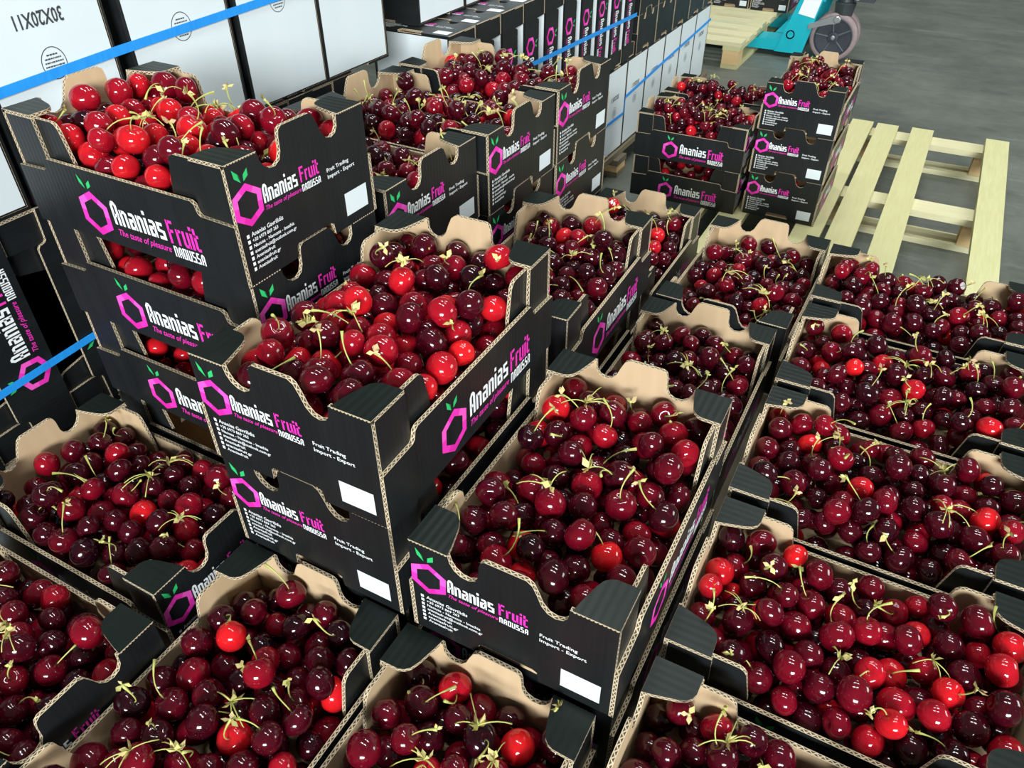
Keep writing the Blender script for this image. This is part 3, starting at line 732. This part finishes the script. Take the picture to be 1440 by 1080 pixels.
# orientation and stalks
rg = random.Random(3); QUAT, HAS = [], []
for i in range(NC):
    if EX[i] and rg.random() < .37 and CR[ALLK[i]][2] not in ('low', 'end'):
        lx_, ly_, lz_ = LP[i]; a_, b_ = rg.uniform(-1, 1), rg.uniform(-1, 1)
        if lz_ < 12.5:                                    # stalks near a wall lean inwards
            if lx_ < 5: a_ = abs(a_)
            if lx_ > W - 5: a_ = -abs(a_)
            if ly_ < 5.5: b_ = abs(b_)
            if ly_ > L - 5.5: b_ = -abs(b_)
        ax = Vector((a_, b_, rg.uniform(.35, 1.2))); ax = (CR[ALLK[i]][0].to_3x3() @ ax).normalized(); HAS.append(True)
    else:
        ax = Vector((rg.uniform(-1, 1), rg.uniform(-1, 1), rg.uniform(-1, .35))).normalized(); HAS.append(False)
    QUAT.append(Vector((0, 0, 1)).rotation_difference(ax) @ Quaternion((0, 0, 1), rg.uniform(0, 6.28)))

# the 300 that show largest: each a thing with its stalk as a part
CM = []
for k in range(4):
    vs, fs = cherry_geo(24, 16, k); me = bpy.data.meshes.new('cherry'); me.from_pydata([tuple(x) for x in vs * S], [], fs)
    me.materials.append(CHERRY); me.polygons.foreach_set('use_smooth', [True] * len(me.polygons)); CM.append(me)
SM = [stalk_geo(k, rg.uniform(2.3, 4.2), k % 4 != 0, 6).mesh('stalk', [STALK, BRACT], True) for k in range(10)]
def tone_word(x): return 'bright red' if x > .78 else ('deep red' if x > .38 else 'dark maroon')
for i in sorted(single):
    o = bpy.data.objects.new('cherry', CM[i % 4]); col.objects.link(o)
    o.location = P[i] * S; o.rotation_mode = 'QUATERNION'; o.rotation_quaternion = QUAT[i]; r_ = float(R[i]) * .945; o.scale = (r_, r_, r_)
    o['tone'] = float(T[i]); ph = CR[ALLK[i]][1]
    cc = CR[ALLK[i]][0] @ Vector((W / 2 * S, L / 2 * S, .08)); qc = (np.array(cc) / S - CAM_POS) @ CAM_R.T
    du, dv = u[i] - (720 + FPX * qc[0] / qc[2]), v[i] - (540 + FPX * qc[1] / qc[2])
    place = ('far ' if dv < -45 else 'near ' if dv > 45 else 'mid ') + ('left' if du < -60 else 'right' if du > 60 else 'middle')
    place = place.replace('mid middle', 'very centre').replace('mid ', '')
    o['label'] = '%s %s cherry at the %s of %s' % (tone_word(T[i]), 'stalked' if HAS[i] else 'stalkless', place, ph); o['category'] = 'cherry'
    o['group'] = '%s %s cherries at the %s of %s' % (tone_word(T[i]), 'stalked' if HAS[i] else 'stalkless', place, ph)
    if HAS[i]:
        s = bpy.data.objects.new('stalk', SM[i % 10]); col.objects.link(s); s.parent = o; s.location = (0, 0, .62 * S); s.scale = (1 / r_,) * 3
# all the others: one uncountable heap
rest = [i for i in range(NC) if i not in single]
VS, FS, ML, TN = [], [], [], []; nv_ = 0
lo = [cherry_geo(13, 9, k) for k in range(3)]
stl = []
for k in range(8):
    mb = stalk_geo(k + 40, rg.uniform(2.2, 4.0), k % 3 != 0, 4); stl.append((np.array(mb.v), mb.f, mb.m))
for n_, i in enumerate(rest):
    rm = np.array(QUAT[i].to_matrix()); vs, fs = lo[n_ % 3]
    VS.append((vs * R[i] * .945) @ rm.T + P[i]); FS += [tuple(a + nv_ for a in f) for f in fs]; ML += [0] * len(fs); TN.append(np.full(len(vs), T[i])); nv_ += len(vs)
    if HAS[i]:
        vs, fs, ml = stl[n_ % 8]; off = np.array(QUAT[i] @ Vector((0, 0, .62))) * R[i]
        VS.append(vs @ rm.T + P[i] + off); FS += [tuple(a + nv_ for a in f) for f in fs]; ML += [1 + a for a in ml]; TN.append(np.zeros(len(vs))); nv_ += len(vs)
VS = np.concatenate(VS) * S; TN = np.concatenate(TN)
me = bpy.data.meshes.new('cherry_heap')
me.from_pydata([], [], [])
me.vertices.add(len(VS)); me.vertices.foreach_set('co', VS.astype(np.float32).ravel())
ls = np.array([len(f) for f in FS], np.int32); fl = np.fromiter((a for f in FS for a in f), np.int32)
me.loops.add(len(fl)); me.loops.foreach_set('vertex_index', fl)
me.polygons.add(len(ls)); me.polygons.foreach_set('loop_start', np.concatenate([[0], np.cumsum(ls)[:-1]]).astype(np.int32))
for m_ in (CHERRYS, STALK, BRACT): me.materials.append(m_)
me.polygons.foreach_set('material_index', np.array(ML, np.int32)); me.polygons.foreach_set('use_smooth', np.ones(len(ls), bool))
me.update(calc_edges=True)
at = me.attributes.new('tone', 'FLOAT', 'POINT'); at.data.foreach_set('value', TN.astype(np.float32))
ob('cherries', me, kind='stuff', label='dark and bright red cherries with green stalks filling all the black crates', category='cherries')

# loose stalk clusters lying on the heaps
SPM = [spur_geo(k).mesh('stalk_cluster', [STALK, BRACT], True) for k in range(6)]
for key, (m, phrase, kind, tone) in CR.items():
    if kind in (None, 'low', 'end') or phrase is None: continue
    idx = [i for i in range(NC) if ALLK[i] == key and EX[i] and vis[i] > 10 and 4.5 < LP[i][0] < W - 4.5 and 5 < LP[i][1] < L - 5]
    rg.shuffle(idx)
    for i in idx[:3]:
        o = bpy.data.objects.new('stalk_cluster', SPM[rg.randrange(6)]); col.objects.link(o)
        o.location = (P[i] + np.array([0, 0, R[i] * .9])) * S; o.rotation_euler = (rg.uniform(-.3, .3), rg.uniform(-.3, .3), rg.uniform(0, 6.28)); k_ = rg.uniform(.75, 1.1); o.scale = (k_, k_, k_)
        o['label'] = 'loose pale green stalk cluster in ' + phrase; o['category'] = 'stalk'; o['group'] = 'loose stalk clusters in ' + phrase
